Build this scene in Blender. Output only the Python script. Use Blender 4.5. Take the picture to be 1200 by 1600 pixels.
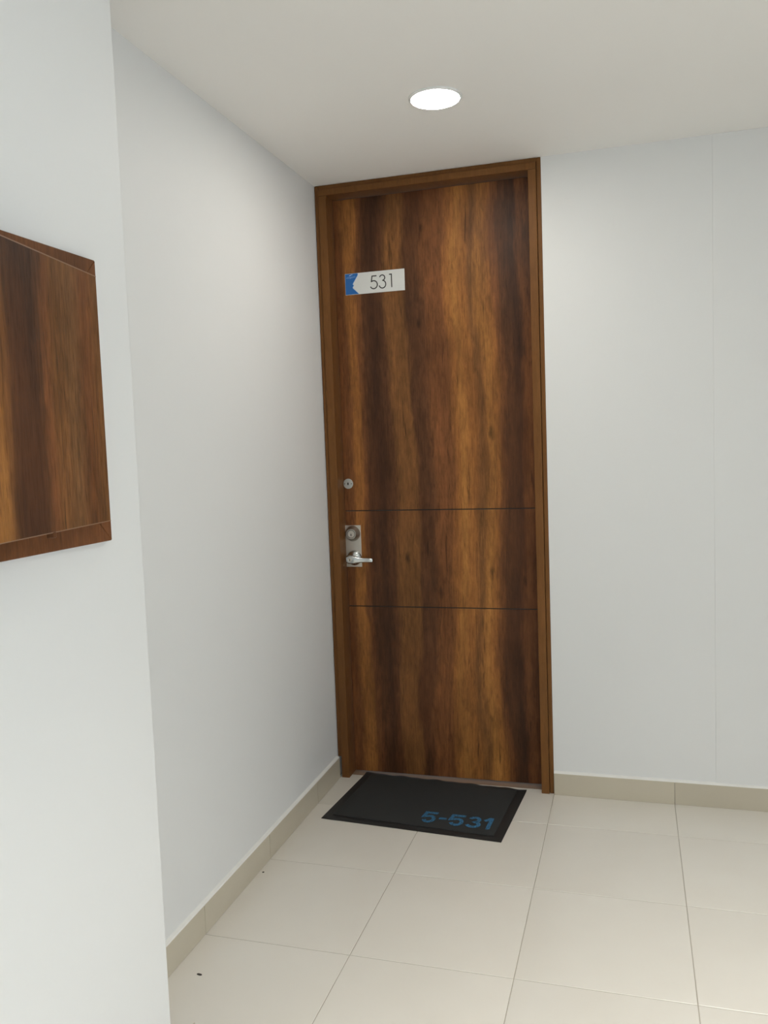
import bpy, bmesh, math, random
from mathutils import Vector, Matrix

random.seed(7)
for o in list(bpy.data.objects):
    bpy.data.objects.remove(o, do_unlink=True)
scene = bpy.context.scene
col = scene.collection

# ------------------------------------------------------------------ camera
F_PX, YAW, PITCH, ROLL = 1314.92, 0.28895, 0.07781, -0.03683
CAM = Vector((1.2099, -3.2535, 1.3829))
cd = bpy.data.cameras.new('camera')
cam = bpy.data.objects.new('camera', cd)
col.objects.link(cam)
fwd = Vector((-math.sin(YAW) * math.cos(PITCH), math.cos(YAW) * math.cos(PITCH), -math.sin(PITCH)))
rgt = Vector((math.cos(YAW), math.sin(YAW), 0))
upv = rgt.cross(fwd)
r2 = math.cos(ROLL) * rgt + math.sin(ROLL) * upv
u2 = -math.sin(ROLL) * rgt + math.cos(ROLL) * upv
m3 = Matrix((r2, u2, -fwd)).transposed()
cam.matrix_world = Matrix.Translation(CAM) @ m3.to_4x4()
cd.sensor_fit = 'HORIZONTAL'
cd.sensor_width = 36.0
cd.lens = 36.0 * F_PX / 1200.0
cd.clip_start = 0.02
scene.camera = cam

# ------------------------------------------------------------------ world, exposure
world = bpy.data.worlds.new('world')
scene.world = world
world.use_nodes = True
bg = world.node_tree.nodes['Background']
bg.inputs['Color'].default_value = (0.78, 0.90, 1.0, 1)
bg.inputs['Strength'].default_value = 2.35
scene.view_settings.view_transform = 'Standard'
scene.view_settings.look = 'None'
scene.view_settings.gamma = 1.0
scene.view_settings.use_curve_mapping = False
scene.view_settings.exposure = 0.11

LAMP = 92.0          # radiance of the round ceiling lamp
LAMP_REST = 50.0      # the lamps further along the corridor
SPOT_REST = 178.0     # their downward beam

# ------------------------------------------------------------------ dimensions
H = 2.43                       # ceiling
XR, YF = 3.3, -5.6             # corridor extents
STEP_X, STEP_Y = 0.22, -1.7098  # projecting wall
DOOR_L, DOOR_R = 0.052, 0.850   # clear opening
LEAF_Y = 0.066

# ------------------------------------------------------------------ node helpers
class NT:
    def __init__(self, name):
        self.m = bpy.data.materials.new(name)
        self.m.use_nodes = True
        self.t = self.m.node_tree
        self.b = self.t.nodes['Principled BSDF']
    def n(self, kind, **kw):
        nd = self.t.nodes.new(kind)
        for k, v in kw.items():
            setattr(nd, k, v)
        return nd
    def put(self, sock, v):
        if v is None:
            return
        if isinstance(v, bpy.types.NodeSocket):
            self.t.links.new(v, sock)
        else:
            sock.default_value = v
    def math(self, op, a, b=None, c=None, clamp=False):
        nd = self.n('ShaderNodeMath', operation=op, use_clamp=clamp)
        self.put(nd.inputs[0], a); self.put(nd.inputs[1], b); self.put(nd.inputs[2], c)
        return nd.outputs[0]
    def noise(self, vec, scale, detail=3, rough=0.5, dist=0.0):
        mp = self.n('ShaderNodeMapping')
        mp.inputs['Scale'].default_value = scale if isinstance(scale, tuple) else (scale,) * 3
        self.put(mp.inputs['Vector'], vec)
        nd = self.n('ShaderNodeTexNoise')
        nd.inputs['Scale'].default_value = 1.0
        nd.inputs['Detail'].default_value = detail
        nd.inputs['Roughness'].default_value = rough
        nd.inputs['Distortion'].default_value = dist
        self.put(nd.inputs['Vector'], mp.outputs[0])
        return nd.outputs['Fac']
    def rng(self, v, a, b, c, d, smooth=False):
        nd = self.n('ShaderNodeMapRange')
        if smooth:
            nd.interpolation_type = 'SMOOTHSTEP'
        for i, x in enumerate((v, a, b, c, d)):
            self.put(nd.inputs[i], x)
        return nd.outputs[0]
    def ramp(self, v, stops, interp='LINEAR'):
        nd = self.n('ShaderNodeValToRGB')
        cr = nd.color_ramp
        cr.interpolation = interp
        while len(cr.elements) < len(stops):
            cr.elements.new(0.5)
        for e, (p, c) in zip(cr.elements, stops):
            e.position = p
            e.color = (*c, 1)
        self.put(nd.inputs[0], v)
        return nd.outputs[0]
    def mix(self, fac, a, b, mode='MIX'):
        nd = self.n('ShaderNodeMix', data_type='RGBA', blend_type=mode)
        self.put(nd.inputs[0], fac)
        self.put(nd.inputs[6], a if isinstance(a, bpy.types.NodeSocket) else (*a, 1))
        self.put(nd.inputs[7], b if isinstance(b, bpy.types.NodeSocket) else (*b, 1))
        return nd.outputs[2]
    def bump(self, h, strength, dist):
        nd = self.n('ShaderNodeBump')
        nd.inputs['Strength'].default_value = strength
        nd.inputs['Distance'].default_value = dist
        self.put(nd.inputs['Height'], h)
        self.t.links.new(nd.outputs[0], self.b.inputs['Normal'])
    def obj(self):
        return self.n('ShaderNodeTexCoord').outputs['Object']
    def col(self, v):
        self.put(self.b.inputs['Base Color'], v if isinstance(v, bpy.types.NodeSocket) else (*v, 1))
    def set(self, **kw):
        for k, v in kw.items():
            self.put(self.b.inputs[k.replace('_', ' ')], v)
        return self.m

def paint(name, c, rough=0.55):
    k = NT(name)
    o = k.obj()
    k.col(k.mix(k.noise(o, 1.3, 2), tuple(x * 0.985 for x in c), tuple(min(1, x * 1.01) for x in c)))
    k.bump(k.noise(o, 180.0, 3, 0.6), 0.06, 0.0006)
    return k.set(Roughness=rough)

L_ = (0.350, 0.148, 0.037)
LO = (0.285, 0.113, 0.029)
M_ = (0.184, 0.077, 0.0235)
MR = (0.162, 0.060, 0.020)
D_ = (0.086, 0.034, 0.0135)
DD = (0.054, 0.0215, 0.0098)

def wood(name, stops, x0, x1, knots=(), grain=1.0, rough=0.42, warp=1.0):
    """walnut laminate: broad vertical light and dark figure, grain along z"""
    k = NT(name)
    o = k.obj()
    sx = k.n('ShaderNodeSeparateXYZ'); k.put(sx.inputs[0], o)
    x = sx.outputs[0]
    cen = lambda nz, amp: k.math('MULTIPLY', k.math('SUBTRACT', nz, 0.5), amp)
    flow = k.noise(o, (3.2, 3.2, 1.25), 2)
    w1 = cen(flow, 0.105 * warp)
    w2 = cen(k.noise(o, (22, 22, 3.0), 4, 0.6), 0.055 * warp)
    w3 = cen(k.noise(o, (110, 110, 7.0), 3, 0.6), 0.022 * warp)
    xw = k.math('ADD', k.math('ADD', k.math('ADD', x, w1), w2), w3)
    base = k.ramp(k.rng(xw, x0, x1, 0.0, 1.0), stops, 'EASE')
    mul = lambda c, f: k.mix(1.0, c, f, 'MULTIPLY')
    # slow value change along the board
    base = mul(base, k.rng(k.noise(o, (8, 8, 2.4), 4, 0.6), 0.30, 0.70, 1 - 0.34 * grain, 1 + 0.32 * grain))
    # wandering growth rings
    ph = k.math('ADD', k.math('MULTIPLY', xw, 210.0), k.math('MULTIPLY', flow, 60.0))
    ring = k.rng(k.math('SINE', ph), -0.2, 1.0, 1.0, 1.0 - 0.15 * grain)
    base = mul(base, k.mix(k.rng(k.noise(o, (14, 14, 3.5), 2), 0.42, 0.62, 0.0, 1.0), (1, 1, 1), ring))
    # mottled flakes and fine fibres
    fleck = k.noise(o, (70, 70, 16), 5, 0.68, 0.5)
    base = mul(base, k.rng(fleck, 0.32, 0.68, 1 - 0.26 * grain, 1 + 0.26 * grain))
    fib = k.rng(k.noise(o, (230, 230, 7.0), 4, 0.6), 0.3, 0.7, 1.0 - 0.20 * grain, 1.0 + 0.18 * grain)
    base = mul(base, fib)
    # dark pores and short checks
    pore = k.noise(o, (420, 420, 26), 2, 0.5)
    pf = k.rng(pore, 0.60, 0.72, 1.0, 1.0 - 0.40 * grain)
    base = mul(base, pf)
    chk = k.noise(o, (70, 70, 4.4), 3, 0.5, 0.8)
    base = mul(base, k.rng(chk, 0.655, 0.74, 1.0, 1.0 - 0.55 * grain))
    # blotchy red tint
    base = k.mix(k.rng(k.noise(o, (6, 6, 2.2), 2), 0.47, 0.70, 0.0, 0.28 * grain), base, (0.140, 0.049, 0.017))
    for (kx, kz, kr) in knots:
        mp = k.n('ShaderNodeMapping')
        mp.inputs['Location'].default_value = (-kx, 0, -kz * 0.4)
        mp.inputs['Scale'].default_value = (1, 0, 0.4)
        k.put(mp.inputs[0], o)
        ln = k.n('ShaderNodeVectorMath', operation='LENGTH')
        k.put(ln.inputs[0], mp.outputs[0])
        d = k.math('ADD', ln.outputs['Value'], cen(fleck, kr * 1.2))
        base = mul(base, k.rng(d, 0.0, kr, 0.42, 1.0, True))
    k.col(base)
    k.bump(k.math('ADD', k.math('MULTIPLY', fib, 0.5), pf), 0.10, 0.0004)
    return k.set(Roughness=k.rng(pore, 0.4, 0.7, rough, rough + 0.12), Specular_IOR_Level=0.20)

def plain(name, c, rough=0.5, metal=0.0, var=0.06, scale=30.0, bump=0.0):
    k = NT(name)
    o = k.obj()
    nz = k.noise(o, scale, 3)
    k.col(k.mix(nz, tuple(x * (1 - var) for x in c), tuple(min(1.0, x * (1 + var)) for x in c)))
    if bump:
        k.bump(k.noise(o, scale * 6, 2), bump, 0.0005)
    return k.set(Roughness=rough, Metallic=metal)

def emit(name, c, s):
    k = NT(name)
    k.put(k.b.inputs['Emission Color'], (*c, 1))
    return k.set(Emission_Strength=s, Roughness=0.4)

MAT = {}
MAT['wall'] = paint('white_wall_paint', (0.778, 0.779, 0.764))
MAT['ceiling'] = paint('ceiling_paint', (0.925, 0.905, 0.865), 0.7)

def tile_mat(name, a, b, c, rough):
    k = NT(name)
    pos = k.n('ShaderNodeNewGeometry').outputs['Position']
    oi = k.n('ShaderNodeObjectInfo').outputs['Random']
    off = k.n('ShaderNodeVectorMath', operation='ADD')
    k.put(off.inputs[0], pos)
    k.put(off.inputs[1], k.math('MULTIPLY', oi, 9.0))
    v = off.outputs[0]
    n1 = k.noise(v, 3.0, 2, 0.5)
    n2 = k.noise(v, 7.0, 2, 0.5)
    base = k.mix(k.rng(n1, 0.2, 0.8, 0.0, 1.0), a, b)
    base = k.mix(k.rng(n2, 0.3, 0.9, 0.0, 0.40), base, c)
    base = k.mix(1.0, base, k.rng(oi, 0.0, 1.0, 0.965, 1.03), 'MULTIPLY')
    k.col(base)
    return k.set(Roughness=k.rng(n2, 0.3, 0.7, rough, rough + 0.08))
MAT['tile'] = tile_mat('cream_floor_tile', (0.685, 0.650, 0.580), (0.725, 0.695, 0.630), (0.675, 0.630, 0.560), 0.30)
MAT['base_tile_shaded'] = tile_mat('cream_baseboard_tile_shaded', (0.54, 0.485, 0.375), (0.58, 0.525, 0.415), (0.51, 0.45, 0.355), 0.30)  # same tile, colour darkened because upright faces catch less light
MAT['grout'] = plain('beige_grout', (0.40, 0.365, 0.30), 0.9)
MAT['caulk'] = plain('white_caulk', (0.80, 0.79, 0.75), 0.6)

# knots: leaf coordinates (X, Z)
door_stops = [(0.00, MR), (0.03, MR), (0.065, LO), (0.095, LO), (0.125, MR), (0.155, D_), (0.20, DD), (0.25, D_),
              (0.30, M_), (0.36, M_), (0.395, D_), (0.44, D_), (0.49, MR), (0.555, MR), (0.60, LO), (0.625, L_),
              (0.68, LO), (0.72, M_), (0.765, L_), (0.80, LO), (0.83, MR), (0.86, D_), (0.91, DD), (0.95, MR), (1.0, D_)]
MAT['door_wood'] = wood('walnut_door_laminate', door_stops, 0.052, 0.850,
                        knots=[(0.675, 1.42, 0.020), (0.395, 1.87, 0.012), (0.415, 2.24, 0.012),
                               (0.455, 0.775, 0.016), (0.665, 0.865, 0.016), (0.315, 0.925, 0.013)])
MAT['jamb_wood'] = wood('brown_frame_veneer', [(0, (0.160, 0.066, 0.0180)), (0.5, (0.180, 0.076, 0.0205)), (1, (0.154, 0.063, 0.0175))],
                        0.0, 1.0, grain=0.35, rough=0.45, warp=0.4)
cab_stops = [(0.0, M_), (0.15, MR), (0.28, (0.175, 0.080, 0.029)), (0.42, M_), (0.50, MR), (0.555, D_), (0.61, DD), (0.74, DD), (0.79, D_), (0.83, M_), (0.88, L_), (1.0, LO)]
MAT['cab_wood'] = wood('walnut_cabinet_laminate', cab_stops, 0.0, 0.40, grain=1.1, warp=0.55,
                       knots=[(0.036, 1.60, 0.008), (0.075, 1.47, 0.010)])
MAT['cab_frame'] = wood('walnut_frame_laminate', [(0, MR), (0.5, (0.165, 0.070, 0.029)), (1, MR)], 0.0, 1.0, grain=0.8)
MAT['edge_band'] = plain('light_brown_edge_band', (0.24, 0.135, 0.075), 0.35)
MAT['steel'] = plain('satin_steel', (0.62, 0.59, 0.53), 0.42, 0.85)
MAT['nickel'] = plain('brushed_nickel', (0.47, 0.45, 0.40), 0.30, 0.95)
MAT['dark_steel'] = plain('dark_steel', (0.16, 0.16, 0.15), 0.4, 0.8)
MAT['chrome'] = plain('polished_chrome', (0.56, 0.59, 0.59), 0.20, 1.0, 0.02)
MAT['zinc'] = plain('pale_zinc', (0.60, 0.62, 0.60), 0.40, 0.75)
MAT['black'] = plain('black_hole', (0.008, 0.008, 0.008), 0.7)
MAT['sign'] = plain('silver_sign_plate', (0.68, 0.685, 0.655), 0.42, 0.10, 0.03)
MAT['blue'] = plain('blue_vinyl', (0.010, 0.125, 0.40), 0.35)
MAT['pale_blue'] = plain('pale_blue_print', (0.40, 0.56, 0.78), 0.45)
MAT['mid_blue'] = plain('mid_blue_print', (0.15, 0.30, 0.60), 0.45)
MAT['ink'] = plain('black_print', (0.018, 0.017, 0.015), 0.5)
MAT['rubber'] = plain('black_rubber', (0.0135, 0.0140, 0.0145), 0.55, 0.0, 0.15, 60, 0.2)
k = NT('charcoal_carpet_pile')
o_ = k.obj()
n_ = k.noise(o_, 420.0, 3, 0.7)
k.col(k.mix(n_, (0.0120, 0.0130, 0.0128), (0.0295, 0.0305, 0.0300)))
k.bump(n_, 0.8, 0.002)
MAT['carpet'] = k.set(Roughness=0.95)
k = NT('faded_blue_carpet_print')
o_ = k.obj()
n_ = k.noise(o_, 160.0, 4, 0.7)
k.col(k.mix(k.rng(n_, 0.36, 0.60, 0.0, 1.0), (0.016, 0.034, 0.055), (0.034, 0.180, 0.360)))
k.bump(n_, 0.8, 0.002)
MAT['mat_print'] = k.set(Roughness=0.95)
MAT['threshold'] = plain('brown_threshold', (0.27, 0.175, 0.115), 0.40)
MAT['lamp'] = emit('lamp_diffuser', (1.0, 0.955, 0.885), LAMP)
MAT['lamp_rest'] = emit('corridor_lamp_diffuser', (1.0, 0.955, 0.885), LAMP_REST)
MAT['white_metal'] = plain('white_metal_ring', (0.82, 0.82, 0.80), 0.4)
MAT['alu'] = plain('window_aluminium', (0.60, 0.60, 0.60), 0.35, 0.8)
MAT['dirt'] = plain('dark_grit', (0.05, 0.045, 0.035), 0.8)
kg = NT('window_glass')
kg.b.inputs['Base Color'].default_value = (1, 1, 1, 1)
MAT['glass'] = kg.set(Roughness=0.0, Transmission_Weight=1.0, IOR=1.0)

# ------------------------------------------------------------------ mesh helpers
def box(bm, x0, x1, y0, y1, z0, z1, bevel=0.0, seg=2):
    b = bmesh.new()
    bmesh.ops.create_cube(b, size=1.0)
    for v in b.verts:
        v.co = Vector(((x0 + x1) / 2 + v.co.x * (x1 - x0), (y0 + y1) / 2 + v.co.y * (y1 - y0), (z0 + z1) / 2 + v.co.z * (z1 - z0)))
    if bevel:
        bmesh.ops.bevel(b, geom=list(b.edges), offset=bevel, segments=seg, profile=0.5, affect='EDGES')
    merge(bm, b)

def merge(bm, b, mat=None):
    if mat is not None:
        bmesh.ops.transform(b, matrix=mat, verts=b.verts)
    me = bpy.data.meshes.new('t')
    b.to_mesh(me); b.free()
    bm.from_mesh(me)
    bpy.data.meshes.remove(me)

def prism(bm, pts, h0, h1, frame):
    """polygon pts (u,v) extruded from h0 to h1; frame maps (u,v,h) to a vector"""
    a = [bm.verts.new(frame(u, v, h0)) for u, v in pts]
    b = [bm.verts.new(frame(u, v, h1)) for u, v in pts]
    n = len(pts)
    bm.faces.new(a[::-1]); bm.faces.new(b)
    for i in range(n):
        bm.faces.new((a[i], a[(i + 1) % n], b[(i + 1) % n], b[i]))

def lathe(bm, prof, frame, seg=40):
    """prof: (radius, height) list, frame maps (u,v,h)"""
    rings = []
    for r, h in prof:
        if r < 1e-6:
            rings.append([bm.verts.new(frame(0, 0, h))])
        else:
            rings.append([bm.verts.new(frame(r * math.cos(2 * math.pi * i / seg), r * math.sin(2 * math.pi * i / seg), h)) for i in range(seg)])
    for a, b in zip(rings, rings[1:]):
        if len(a) == 1 and len(b) == 1:
            continue
        for i in range(seg):
            j = (i + 1) % seg
            if len(a) == 1:
                bm.faces.new((a[0], b[j], b[i]))
            elif len(b) == 1:
                bm.faces.new((a[i], a[j], b[0]))
            else:
                bm.faces.new((a[i], a[j], b[j], b[i]))

def loft(bm, rings):
    rr = [[bm.verts.new(p) for p in r] for r in rings]
    n = len(rr[0])
    for a, b in zip(rr, rr[1:]):
        for i in range(n):
            bm.faces.new((a[i], a[(i + 1) % n], b[(i + 1) % n], b[i]))
    bm.faces.new(rr[0][::-1]); bm.faces.new(rr[-1])

def obj(name, bm, mat, parent=None, smooth=False, loc=None):
    bmesh.ops.recalc_face_normals(bm, faces=bm.faces)
    me = bpy.data.meshes.new(name)
    bm.to_mesh(me); bm.free()
    me.materials.append(MAT[mat])
    if smooth:
        for p in me.polygons:
            p.use_smooth = True
        me.set_sharp_from_angle(angle=math.radians(38))
    o = bpy.data.objects.new(name, me)
    col.objects.link(o)
    if parent is not None:
        o.parent = parent
    if loc is not None:
        o.location = loc
    return o

def empty(name, loc=(0, 0, 0), rz=0.0):
    o = bpy.data.objects.new(name, None)
    col.objects.link(o)
    o.empty_display_size = 0.05
    o.location = loc
    o.rotation_euler = (0, 0, rz)
    return o

def tag(o, label=None, cat=None, group=None, kind=None):
    if label: o['label'] = label
    if cat: o['category'] = cat
    if group: o['group'] = group
    if kind: o['kind'] = kind
    return o

def one(*a, **kw):
    bm = bmesh.new(); box(bm, *a, **kw); return bm

# ------------------------------------------------------------------ walls and ceiling
SEAM = 1.4915
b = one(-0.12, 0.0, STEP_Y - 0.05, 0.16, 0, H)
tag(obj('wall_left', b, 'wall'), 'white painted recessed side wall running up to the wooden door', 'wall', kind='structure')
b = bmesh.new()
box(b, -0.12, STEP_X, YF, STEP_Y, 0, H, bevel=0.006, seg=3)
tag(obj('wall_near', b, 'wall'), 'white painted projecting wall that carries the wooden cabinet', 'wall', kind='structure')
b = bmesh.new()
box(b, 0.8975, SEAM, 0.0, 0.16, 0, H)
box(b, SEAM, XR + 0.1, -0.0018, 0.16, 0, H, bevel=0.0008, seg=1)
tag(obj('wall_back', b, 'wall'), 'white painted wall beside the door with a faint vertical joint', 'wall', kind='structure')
# corridor wall with the daylight window opening
WY0, WY1, WZ0, WZ1 = -5.20, -2.40, 0.05, 2.05
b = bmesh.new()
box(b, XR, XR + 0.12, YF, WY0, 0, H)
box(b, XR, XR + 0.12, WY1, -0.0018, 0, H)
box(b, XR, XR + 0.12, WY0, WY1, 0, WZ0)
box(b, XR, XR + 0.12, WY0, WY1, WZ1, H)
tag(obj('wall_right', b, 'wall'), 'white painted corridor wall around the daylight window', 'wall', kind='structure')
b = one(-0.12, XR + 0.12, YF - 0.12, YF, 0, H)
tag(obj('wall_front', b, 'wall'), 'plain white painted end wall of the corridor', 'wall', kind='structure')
win = tag(empty('window_1', (XR + 0.06, (WY0 + WY1) / 2, WZ0), math.radians(90)), 'wide aluminium window that lets daylight into the corridor', 'window', kind='structure')
wd = (WY1 - WY0) / 2
for (x0, x1, z0, z1) in ((-wd, wd, 0, .04), (-wd, wd, WZ1 - WZ0 - .04, WZ1 - WZ0), (-wd, -wd + .04, .04, WZ1 - WZ0 - .04),
                         (wd - .04, wd, .04, WZ1 - WZ0 - .04), (-.02, .02, .04, WZ1 - WZ0 - .04)):
    obj('window_frame', one(x0, x1, -.025, .025, z0, z1, bevel=0.003), 'alu', win)
for sgn in (-1, 1):
    x0, x1 = sorted((sgn * .02, sgn * (wd - .04)))
    obj('pane', one(x0, x1, -.003, .003, .04, WZ1 - WZ0 - .04), 'glass', win)
# daylight sampling aid: a portal that emits nothing itself
pl = bpy.data.lights.new('window_portal', 'AREA')
pl.shape = 'RECTANGLE'; pl.size = WZ1 - WZ0; pl.size_y = WY1 - WY0
pl.cycles.is_portal = True
po = bpy.data.objects.new('window_portal', pl); col.objects.link(po)
po.location = (XR + 0.13, (WY0 + WY1) / 2, (WZ0 + WZ1) / 2)
po.rotation_euler = (0, math.radians(90), 0)

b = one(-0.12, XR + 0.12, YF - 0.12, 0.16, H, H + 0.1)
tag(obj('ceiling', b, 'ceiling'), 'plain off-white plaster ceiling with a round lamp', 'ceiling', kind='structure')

# ------------------------------------------------------------------ floor
b = one(-0.12, XR + 0.1, YF - 0.12, 0.16, -0.10, -0.0012)
floor = tag(obj('floor', b, 'grout'), 'cream tiled corridor floor with thin beige joints', 'floor', kind='structure')
PX, PY, X00, Y00, J = 0.4475, 0.4540, 0.0025, -0.7285, 0.0022
tile_cache = {}
def tile(x0, x1, y0, y1):
    w, d = round(x1 - x0, 4), round(y1 - y0, 4)
    if (w, d) not in tile_cache:
        bm = bmesh.new()
        # chamfered slab, top at z = 0
        c = 0.0011
        ring = lambda i, z: [Vector((i, i, z)), Vector((w - i, i, z)), Vector((w - i, d - i, z)), Vector((i, d - i, z))]
        loft(bm, [ring(0, -0.008), ring(0, -c * 0.8), ring(c, 0.0)])
        tile_cache[(w, d)] = obj('floor_tile', bm, 'tile', floor, loc=(x0, y0, 0))
        return
    o = tile_cache[(w, d)].copy()
    col.objects.link(o)
    o.location = (x0, y0, 0)
for i in range(0, 8):
    for j in range(-11, 2):
        x0, x1 = X00 + PX * i + J / 2, X00 + PX * (i + 1) - J / 2
        y0, y1 = Y00 + PY * j + J / 2, Y00 + PY * (j + 1) - J / 2
        x1 = min(x1, XR - 0.001)
        ymax = 0.030 if x1 < 0.9 else -0.001
        y1 = min(y1, ymax)
        y0 = max(y0, YF + 0.002)
        if y1 - y0 < 0.02 or x1 - x0 < 0.02:
            continue
        if i == 0 and (y0 + y1) / 2 < STEP_Y:
            if y1 > STEP_Y + 0.02:
                tile(x0, STEP_X, STEP_Y + 0.001, y1)
            x0 = STEP_X + 0.001
        tile(x0, x1, y0, y1)

# ------------------------------------------------------------------ baseboards
BH, BT = 0.086, 0.012
def baseboard(name, label, cuts, frame):
    root = tag(empty(name), label, 'baseboard', kind='structure')
    bm = bmesh.new()
    prism(bm, [(cuts[0], 0.0), (cuts[-1], 0.0), (cuts[-1], BH - 0.001), (cuts[0], BH - 0.001)], 0.0, BT - 0.0012, frame)
    obj('grout_backing', bm, 'grout', root)
    for a, c in zip(cuts, cuts[1:]):
        bm = bmesh.new()
        e = 0.0009
        rg = lambda i, h: [frame(a + 0.001 + i, i, h), frame(c - 0.001 - i, i, h), frame(c - 0.001 - i, BH - i, h), frame(a + 0.001 + i, BH - i, h)]
        loft(bm, [rg(0, BT - 0.0008), rg(0, BT), rg(e, BT + 0.0008)])
        obj('baseboard_tile', bm, 'base_tile_shaded', root)
    bm = bmesh.new()
    a, c = cuts[0], cuts[-1]
    loft(bm, [[frame(a, BH - 0.001, 0), frame(a, BH - 0.001, BT + 0.0004), frame(a, BH + 0.0025, BT - 0.002), frame(a, BH + 0.0065, 0.0)],
              [frame(c, BH - 0.001, 0), frame(c, BH - 0.001, BT + 0.0004), frame(c, BH + 0.0025, BT - 0.002), frame(c, BH + 0.0065, 0.0)]])
    obj('caulk_line', bm, 'caulk', root)
ys = [STEP_Y, Y00 - PY, Y00, Y00 + PY, -0.012]
baseboard('baseboard_left', 'cream tile skirting along the recessed wall up to the door frame', ys, lambda u, v, h: Vector((h, u, v)))
xs = [0.8985] + [X00 + PX * i for i in range(3, 8)] + [XR - 0.001]
baseboard('baseboard_back', 'cream tile skirting along the wall beside the door', xs, lambda u, v, h: Vector((u, -h - (0.0019 if u > SEAM + 9 else 0.0), v)))
yn = [YF + 0.01] + [Y00 + PY * i for i in range(-10, -1)] + [STEP_Y]
baseboard('baseboard_near', 'cream tile skirting at the foot of the projecting wall', yn, lambda u, v, h: Vector((STEP_X + h, u, v)))

# ------------------------------------------------------------------ door frame
JF, SF = -0.010, -0.002     # fronts of jamb and outer strip
fr = tag(empty('trim_1', (0.45, 0, 0)), 'brown veneered door frame reaching the ceiling', 'door frame', kind='structure')
OX = -0.45
def fpart(name, *a, **kw):
    x0, x1, *r = a
    return obj(name, one(x0 + OX, x1 + OX, *r, **kw), 'jamb_wood', fr)
fpart('jamb', 0.0195, DOOR_L, JF, 0.150, 0.0, H - 0.0435, bevel=0.0015)
fpart('jamb', DOOR_R, 0.8800, JF, 0.150, 0.0, H - 0.0435, bevel=0.0015)
fpart('head', 0.0195, 0.8800, JF, 0.150, H - 0.0430, H - 0.0180, bevel=0.0015)
fpart('casing_strip', 0.0025, 0.0180, SF, 0.150, 0.088, H - 0.0010, bevel=0.0012)
fpart('casing_strip', 0.8815, 0.8970, SF, 0.150, 0.0, H - 0.0010, bevel=0.0012)
fpart('casing_strip', 0.0185, 0.8810, SF, 0.150, H - 0.0165, H - 0.0010, bevel=0.0012)
# stop rebate strips hold the leaf
th = tag(obj('trim_2', one(DOOR_L + 0.001, DOOR_R - 0.001, 0.031, 0.150, -0.006, 0.0008), 'threshold'),
         'brown threshold strip under the wooden door', 'threshold', kind='structure')

# ------------------------------------------------------------------ door leaf
door = tag(empty('door_1', (0, 0, 0)), 'tall walnut wood entrance door with two horizontal grooves', 'door', kind='structure')
LX0, LX1, LZ0, LZ1 = DOOR_L + 0.002, DOOR_R - 0.002, 0.006, H - 0.046
obj('leaf_core', one(LX0 + 0.001, LX1 - 0.001, LEAF_Y + 0.0042, LEAF_Y + 0.042, LZ0 + 0.001, LZ1 - 0.001), 'ink', door)
G1, G2, GW = 1.1195, 0.7175, 0.0040
for z0, z1 in ((LZ0, G2 - GW / 2), (G2 + GW / 2, G1 - GW / 2), (G1 + GW / 2, LZ1)):
    obj('panel', one(LX0, LX1, LEAF_Y, LEAF_Y + 0.004, z0, z1, bevel=0.0009, seg=1), 'door_wood', door)

def dfr(cx, cz, y0=LEAF_Y):
    return lambda u, v, h: Vector((cx + u, y0 - h, cz + v))
# small round lock cylinder
cx, cz = 0.0725, 1.2330
bm = bmesh.new(); lathe(bm, [(0, 0), (0.0212, 0), (0.0212, 0.002), (0.0200, 0.0035), (0.0172, 0.0040), (0.0166, 0.0034), (0, 0.0034)], dfr(cx, cz))
cyl = obj('lock_rosette', bm, 'zinc', door, True)
bm = bmesh.new()
prism(bm, [(0.0029 * math.cos(t), 0.0060 * math.sin(t)) for t in [2 * math.pi * i / 16 for i in range(16)]], 0.0034, 0.0038, dfr(cx, cz))
obj('keyhole', bm, 'black', cyl)
for s in (-1, 1):
    bm = bmesh.new(); lathe(bm, [(0, 0.0034), (0.0022, 0.0034), (0.0020, 0.0042), (0, 0.0044)], dfr(cx + s * 0.0150, cz), 16)
    obj('screw', bm, 'dark_steel', cyl, True)

# lock plate with deadbolt and lever
PX0, PX1, PZ0, PZ1 = 0.0475, 0.1195, 0.8845, 1.0590
bm = one(PX0, PX1, LEAF_Y - 0.0025, LEAF_Y, PZ0, PZ1, bevel=0.0008)
plate = obj('lock_plate', bm, 'steel', door)
PY_ = LEAF_Y - 0.0025
cx, cz = 0.0850, 1.0250
bm = bmesh.new()
lathe(bm, [(0, 0), (0.0325, 0), (0.0325, 0.003), (0.0305, 0.006), (0.0225, 0.024), (0.0212, 0.0265), (0.0178, 0.0265), (0.0172, 0.0252), (0, 0.0252)], dfr(cx, cz, PY_), 48)
dead = obj('deadbolt_collar', bm, 'nickel', plate, True)
bm = bmesh.new(); lathe(bm, [(0, 0.0252), (0.0150, 0.0252), (0.0146, 0.0262), (0.0095, 0.0264), (0.0090, 0.0258), (0, 0.0258)], dfr(cx, cz, PY_), 40)
obj('key_cylinder', bm, 'steel', plate, True)
bm = one(cx - 0.0015, cx + 0.0015, PY_ - 0.0267, PY_ - 0.0258, cz - 0.0085, cz + 0.0015)
obj('keyhole', bm, 'black', plate)
bm = bmesh.new(); lathe(bm, [(0.0150, 0.0252), (0.0172, 0.0252), (0.0172, 0.0255), (0.0150, 0.0255)], dfr(cx, cz, PY_), 40)
obj('cylinder_joint', bm, 'dark_steel', plate)

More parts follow.
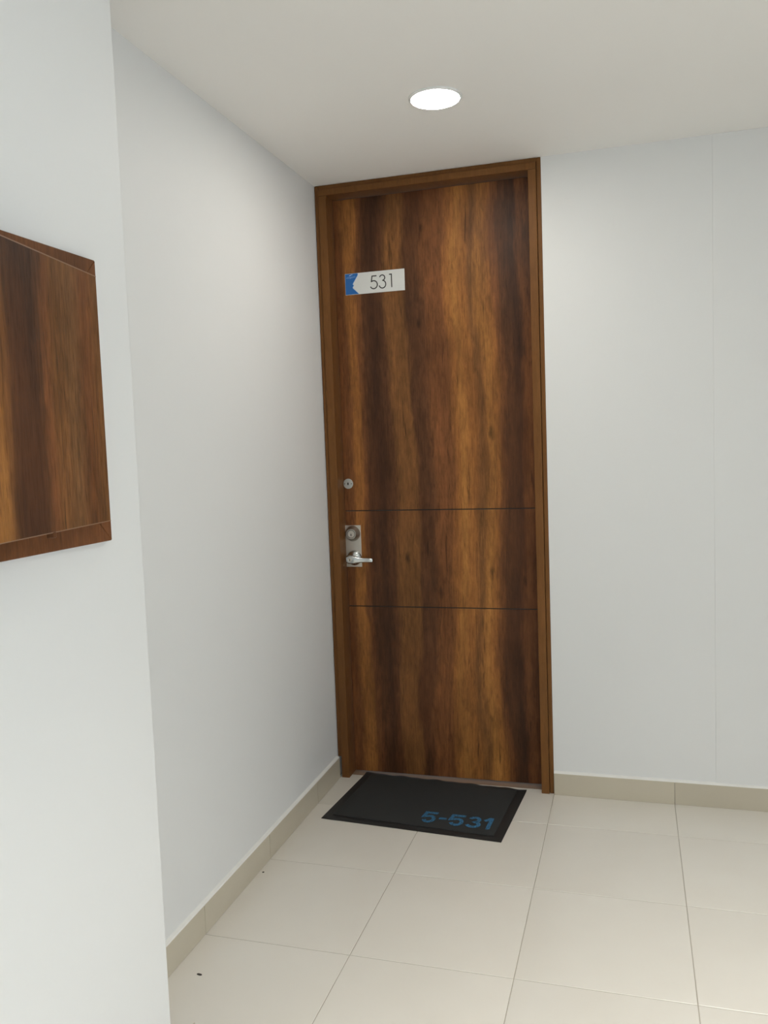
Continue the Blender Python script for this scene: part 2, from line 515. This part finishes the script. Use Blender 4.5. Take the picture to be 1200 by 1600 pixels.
cx, cz = 0.0880, 0.9220
lev = empty('door_handle'); lev.parent = door
tag(lev)
bm = bmesh.new()
lathe(bm, [(0, 0), (0.0318, 0), (0.0318, 0.002), (0.0300, 0.0055), (0.0245, 0.0110), (0.0165, 0.0155), (0.0125, 0.0180), (0.0118, 0.034), (0, 0.034)], dfr(cx, cz, PY_), 48)
obj('rose', bm, 'chrome', lev, True)
def rrect(px, pz, py, hw, hd, n=5):
    """rounded section in the (y,z) plane at x = px; hw half height, hd half depth"""
    pts = []
    r = min(hw, hd) * 0.75
    for sx, sy, a0 in ((1, 1, 0), (-1, 1, 90), (-1, -1, 180), (1, -1, 270)):
        for i in range(n):
            a = math.radians(a0 + 90 * i / (n - 1))
            pts.append(Vector((px, py + sx * (hd - r) + r * math.cos(a), pz + sy * (hw - r) + r * math.sin(a))))
    return pts
hy = PY_ - 0.046
bm = bmesh.new()
secs = [(-0.0195, 0.0100, 0.007, 0.000, 0.0), (-0.0178, 0.0150, 0.011, 0.000, 0.0), (-0.0100, 0.0175, 0.0128, 0.0, 0.0), (0.0, 0.0182, 0.0132, -0.0005, 0.0),
        (0.0120, 0.0172, 0.0125, -0.0012, 0.0), (0.0240, 0.0146, 0.0105, -0.0022, 0.001), (0.0360, 0.0118, 0.0088, -0.0030, 0.003),
        (0.0520, 0.0098, 0.0076, -0.0036, 0.006), (0.0700, 0.0090, 0.0070, -0.0044, 0.009), (0.0880, 0.0086, 0.0068, -0.0054, 0.011), (0.0900, 0.0072, 0.0056, -0.0055, 0.011)]
loft(bm, [rrect(cx + dx, cz + dz, hy + dy, hw, hd) for dx, hw, hd, dz, dy in secs])
obj('lever', bm, 'chrome', lev, True)
bm = bmesh.new(); lathe(bm, [(0, 0.0125), (0.0088, 0.0125), (0.0088, 0.0150), (0.0080, 0.0158), (0.0060, 0.0158), (0.0056, 0.0150), (0, 0.0150)],
                        dfr(cx - 0.001, cz, hy), 32)
obj('key_cylinder', bm, 'steel', lev, True)
bm = one(cx - 0.0024, cx + 0.0004, hy - 0.0158, hy - 0.0149, cz - 0.0052, cz + 0.0040)
obj('keyhole', bm, 'black', lev)

# ------------------------------------------------------------------ number sign on the door
SX0, SZ0, SW, SH_ = 0.0945, 2.0030, 0.2510, 0.0850
sg = tag(empty('number_sign', (SX0, LEAF_Y, SZ0)), 'silver and blue sign plate reading 531 on the wooden door', 'sign')
def sfr(u, v, h): return Vector((u, -h, v))
bm = one(0, SW, -0.0030, 0.0, 0, SH_, bevel=0.0006)
obj('plate', bm, 'sign', sg)
blue_edge = [(0.0545, SH_ - 0.0012), (0.0550, 0.0770), (0.0335, 0.0440), (0.0322, 0.0410), (0.0372, 0.0360), (0.0318, 0.0300), (0.0325, 0.0255), (0.0575, 0.0012)]
bm = bmesh.new(); prism(bm, [(0.0012, 0.0012), (0.0012, SH_ - 0.0012)] + blue_edge, 0.0030, 0.0034, sfr)
blu = obj('blue_field', bm, 'blue', sg)
def ribbon(bm, path, w, h0, h1):
    """flat stroke along a polyline with round-ish joints"""
    n = len(path); P = [Vector(p) for p in path]
    left, right = [], []
    for i in range(n):
        d0 = (P[i] - P[i - 1]).normalized() if i else (P[1] - P[0]).normalized()
        d1 = (P[i + 1] - P[i]).normalized() if i < n - 1 else d0
        t = (d0 + d1).normalized()
        nn = Vector((-t.y, t.x))
        k_ = w / 2 / max(0.5, nn.dot(Vector((-d0.y, d0.x))))
        left.append(P[i] + nn * k_); right.append(P[i] - nn * k_)
    loft(bm, [[sfr(a.x, a.y, h0), sfr(a.x, a.y, h1), sfr(c.x, c.y, h1), sfr(c.x, c.y, h0)] for a, c in zip(left, right)])
bm = bmesh.new(); ribbon(bm, [(u + 0.0009, v) for u, v in blue_edge], 0.0016, 0.0030, 0.0036)
obj('pale_edge', bm, 'pale_blue', blu)
bm = bmesh.new()      # curved white stroke above a line of tiny lettering
prism(bm, [(0.0165, 0.0755), (0.0215, 0.0785), (0.0270, 0.0810), (0.0330, 0.0815), (0.0335, 0.0795), (0.0290, 0.0790), (0.0245, 0.0765), (0.0205, 0.0748)], 0.0033, 0.0037, sfr)
obj('emblem', bm, 'pale_blue', blu)
bm = bmesh.new()
for i, (u, w, v0, v1) in enumerate(((0.0068, .0028, .0655, .0700), (0.0108, .0012, .0655, .0722), (0.0135, .0024, .0655, .0712), (0.0178, .0012, .0662, .0715), (0.0206, .0030, .0640, .0715),
                                    (0.0250, .0028, .0648, .0720), (0.0296, .0026, .0660, .0722), (0.0338, .0012, .0670, .0726), (0.0366, .0026, .0670, .0730), (0.0412, .0030, .0675, .0740))):
    box(bm, u, u + w, -0.0037, -0.0033, v0, v1)
obj('small_lettering', bm, 'mid_blue', blu)
def arc(cx, cy, rx, ry, a0, a1, n=18):
    return [(cx + rx * math.cos(math.radians(a0 + (a1 - a0) * i / n)), cy + ry * math.sin(math.radians(a0 + (a1 - a0) * i / n))) for i in range(n + 1)]
ST = 0.0043
digits = {
    'digit_five': [(0.1345, 0.0668), (0.1155, 0.0668), (0.1120, 0.0452)] + arc(0.1215, 0.0322, 0.0152, 0.0158, 125, -155, 26),
    'digit_three': arc(0.1580, 0.0568, 0.0108, 0.0108, 165, -80, 20) + arc(0.1580, 0.0310, 0.0140, 0.0152, 82, -165, 26),
    'digit_one': [(0.1870, 0.0675), (0.1968, 0.0675), (0.1968, 0.0160)],
}
for nm, pth in digits.items():
    bm = bmesh.new(); ribbon(bm, pth, ST, 0.0030, 0.0034)
    obj(nm, bm, 'ink', sg)

# ------------------------------------------------------------------ cabinet with ajar door on the projecting wall
CS = (CAM.x - STEP_X) / (CAM.x - 0.15)
cy_ = lambda y: CAM.y + CS * (y - CAM.y)
cz_ = lambda z: CAM.z + CS * (z - CAM.z)
CZ0, CZ1, CYF, CYN, CFW, CD = cz_(1.2085), cz_(1.7815), cy_(-1.7380), cy_(-2.2300), 0.038, 0.014
cab = tag(empty('wall_cabinet', (STEP_X, CYF, CZ0)), 'walnut wood utility cabinet with door ajar on the white wall', 'cabinet')
def cfr(u, v, h): return Vector((h, -u, v))       # u towards the viewer along the wall, h out of the wall
W_, HH = CYF - CYN, CZ1 - CZ0
CFW2 = CFW
members = {
    'frame_rail': [[(0, 0), (W_, 0), (W_ - CFW, CFW), (CFW, CFW)], [(0, HH), (CFW, HH - CFW), (W_ - CFW, HH - CFW), (W_, HH)]],
    'frame_stile': [[(0, 0), (CFW, CFW), (CFW, HH - CFW), (0, HH)], [(W_, 0), (W_, HH), (W_ - CFW, HH - CFW), (W_ - CFW, CFW)]],
}
for nm, lst in members.items():
    for pts in lst:
        bm = bmesh.new()
        c = sum((Vector(p) for p in pts), Vector((0, 0))) / 4
        q = [tuple(Vector(p) + (c - Vector(p)).normalized() * 0.0004) for p in pts]
        prism(bm, q, 0.0002, CD, cfr)
        bmesh.ops.recalc_face_normals(bm, faces=bm.faces)
        bmesh.ops.bevel(bm, geom=list(bm.edges), offset=0.001, segments=1, profile=0.5, affect='EDGES')
        obj(nm, bm, 'cab_frame', cab)
bm = bmesh.new(); prism(bm, [(CFW, CFW), (W_ - CFW, CFW), (W_ - CFW, HH - CFW), (CFW, HH - CFW)], 0.0002, 0.003, cfr)
obj('back_panel', bm, 'ink', cab)
# door leaf, hinged on the edge next to the wall corner
LEAF_OPEN = math.radians(10.0)
LB, LT = cz_(1.2515) - CZ0, cz_(1.7440) - CZ0
leaf = one(0, 0.40, 0.0, 0.015, LB, LT, bevel=0.0012)
lf = obj('cabinet_door', leaf, 'cab_wood', cab)
# local x runs along the leaf away from the hinge, local y is its thickness (outwards)
ux = Vector((math.sin(LEAF_OPEN), -math.cos(LEAF_OPEN), 0)); uy = Vector((math.cos(LEAF_OPEN), math.sin(LEAF_OPEN), 0))
mm = Matrix((ux, uy, Vector((0, 0, 1)))).transposed().to_4x4()
lf.matrix_local = Matrix.Translation(Vector((CD + 0.0012, cy_(-1.7660) - CYF, 0))) @ mm
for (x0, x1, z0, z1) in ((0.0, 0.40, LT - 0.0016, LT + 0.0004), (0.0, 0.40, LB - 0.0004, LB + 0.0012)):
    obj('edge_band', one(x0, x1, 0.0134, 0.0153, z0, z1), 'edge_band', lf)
for zz in (0.09, 0.45):
    bm = bmesh.new()
    lathe(bm, [(0, 0), (0.004, 0), (0.004, 0.05), (0, 0.05)], lambda u, v, h: Vector((0.006 + u * 0.7, -0.0045 + v * 0.7, zz + h)), 12)
    obj('hinge', bm, 'steel', lf, True)
bm = one(0.213, 0.221, 0.003, 0.017, LB - 0.009, LB + 0.001, bevel=0.0015)
obj('finger_tab', bm, 'cab_wood', lf)

# ------------------------------------------------------------------ ceiling lamps
def lamp(x, y, label, mat, group=None, r=0.0775, beam=0.0):
    t = tag(empty('ceiling_lamp', (x, y, H)), label, 'ceiling lamp', group)
    fr_ = lambda u, v, h: Vector((u, v, -h))
    bm = bmesh.new()
    lathe(bm, [(r + 0.004, 0), (r + 0.004, 0.003), (r + 0.001, 0.006), (r - 0.003, 0.0065), (r - 0.004, 0.004), (r - 0.004, 0.0)], fr_, 56)
    obj('trim_ring', bm, 'white_metal', t, True)
    bm = bmesh.new()
    lathe(bm, [(0, 0.0005), (r - 0.0045, 0.0005), (r - 0.0045, 0.0045), (r * 0.5, 0.0062), (0, 0.0066)], fr_, 56)
    obj('diffuser', bm, mat, t, True)
    if beam:
        ld = bpy.data.lights.new('lamp_beam', 'SPOT')
        ld.energy = beam; ld.spot_size = math.radians(105); ld.spot_blend = 1.0
        ld.shadow_soft_size = 0.07; ld.color = (1.0, 0.972, 0.925)
        lo = bpy.data.objects.new('lamp_beam', ld); col.objects.link(lo)
        lo.parent = t; lo.location = (0, 0, -0.02)
lamp(0.651, -0.667, 'lit round white recessed ceiling lamp in front of the wooden door', 'lamp')
lamp(1.80, -2.05, 'round white ceiling lamp in the corridor between two others', 'lamp_rest', beam=SPOT_REST)
lamp(1.80, -3.85, 'round white ceiling lamp farthest from the wooden door', 'lamp_rest', beam=SPOT_REST)

# ------------------------------------------------------------------ doormat
MW, MD, MA = 0.686, 0.456, math.radians(-4.3)
mat = tag(empty('doormat', (0.0720, -0.4000, 0.0010), MA), 'charcoal doormat with blue print 5-531 before the door', 'doormat')
bm = bmesh.new()
NX, NY = 64, 36
def curl(u, v):                       # the back edge lifts a little
    t = max(0.0, (v - 0.93) / 0.07)
    return t * t * (0.0016 + 0.0012 * math.sin(u * 31) + 0.0010 * math.sin(u * 57 + 1.0))
top, bot = {}, {}
RIM = 0.034
for i in range(NX + 1):
    for j in range(NY + 1):
        u, v = i / NX, j / NY
        x, y = u * MW, v * MD
        e = min(x, MW - x, y, MD - y)
        z = 0.0016 + 0.0024 * min(1.0, e / 0.012)
        c = curl(u, v)
        top[i, j] = bm.verts.new((x, y, z + c)); bot[i, j] = bm.verts.new((x, y, c))
for i in range(NX):
    for j in range(NY):
        bm.faces.new((top[i, j], top[i + 1, j], top[i + 1, j + 1], top[i, j + 1]))
        bm.faces.new((bot[i, j], bot[i, j + 1], bot[i + 1, j + 1], bot[i + 1, j]))
for i in range(NX):
    for j, s in ((0, 1), (NY, -1)):
        q = (bot[i, j], bot[i + 1, j], top[i + 1, j], top[i, j]); bm.faces.new(q if s > 0 else q[::-1])
for j in range(NY):
    for i, s in ((0, -1), (NX, 1)):
        q = (bot[i, j], bot[i, j + 1], top[i, j + 1], top[i, j]); bm.faces.new(q if s > 0 else q[::-1])
obj('rubber_base', bm, 'rubber', mat, True)
bm = one(RIM, MW - RIM, RIM * 0.9, MD - RIM * 0.55, 0.0030, 0.0068, bevel=0.0022, seg=2)
obj('carpet_top', bm, 'carpet', mat, True)

def stroke(bm, path, w, z0, z1):
    """bold flat stroke in the mat plane"""
    P = [Vector(p) for p in path]; n = len(P); rings = []
    for i in range(n):
        d0 = (P[i] - P[i - 1]).normalized() if i else (P[1] - P[0]).normalized()
        d1 = (P[i + 1] - P[i]).normalized() if i < n - 1 else d0
        t = (d0 + d1).normalized(); nn = Vector((-t.y, t.x))
        k_ = w / 2 / max(0.6, nn.dot(Vector((-d0.y, d0.x))))
        a, c = P[i] + nn * k_, P[i] - nn * k_
        rings.append([Vector((a.x, a.y, z0)), Vector((a.x, a.y, z1)), Vector((c.x, c.y, z1)), Vector((c.x, c.y, z0))])
    loft(bm, rings)
PW, GH = 0.0150, 0.090                 # stroke and glyph height
def five(x, w):
    return [[(x + w - 0.002, GH - PW / 2), (x + 0.011, GH - PW / 2), (x + 0.007, 0.047), (x + w * 0.45, 0.0545)]
            + arc(x + w * 0.55, 0.0315, w * 0.45 - PW / 2, 0.0240, 80, -160, 14)]
def three(x, w):
    return [arc(x + w * 0.48, 0.0640, w * 0.42 - PW / 2, 0.0185, 165, -80, 14) + arc(x + w * 0.50, 0.0265, w * 0.50 - PW / 2, 0.0190, 80, -165, 16)]
glyphs = five(0.0, 0.058) + [[(0.070, 0.045), (0.100, 0.045)]] + five(0.108, 0.062) + three(0.179, 0.060) \
    + [[(0.247, 0.064), (0.262, GH - PW * 0.7), (0.2705, GH)], [(0.2705, GH + 0.002), (0.2705, 0.0)]]
bm = bmesh.new()
for gi, g in enumerate(glyphs):
    stroke(bm, g, PW, 0.0, 0.0005 + 0.00002 * gi)
pt = obj('printed_number', bm, 'mat_print', mat)
pt.location = (0.3640, 0.0620, 0.0069)
pt.rotation_euler = (0, 0, math.radians(1.6))
pt.scale = (0.945, 1.0, 1.0)
tag(pt, 'blue print reading 5-531')

# ------------------------------------------------------------------ grit on the floor
def grit(x, y, l, w, rz, label):
    bm = bmesh.new()
    bmesh.ops.create_icosphere(bm, subdivisions=2, radius=1.0)
    for v in bm.verts:
        s = 1 + 0.25 * math.sin(5 * v.co.x + 3 * v.co.y) * math.cos(4 * v.co.z)
        v.co = Vector((v.co.x * l / 2 * s, v.co.y * w / 2 * s, max(0.0, v.co.z * 0.0016 * s + 0.0004)))
    o = obj('grit_chip', bm, 'dirt', None, True, (x, y, 0.0001))
    o.rotation_euler = (0, 0, rz)
    tag(o, label, 'grit')
grit(0.087, -1.356, 0.016, 0.008, -0.2, 'long dark chip of grit lying on the cream tile by the projecting wall')
grit(0.026, -0.818, 0.007, 0.007, 0.4, 'tiny round dark speck at the foot of the recessed wall skirting')
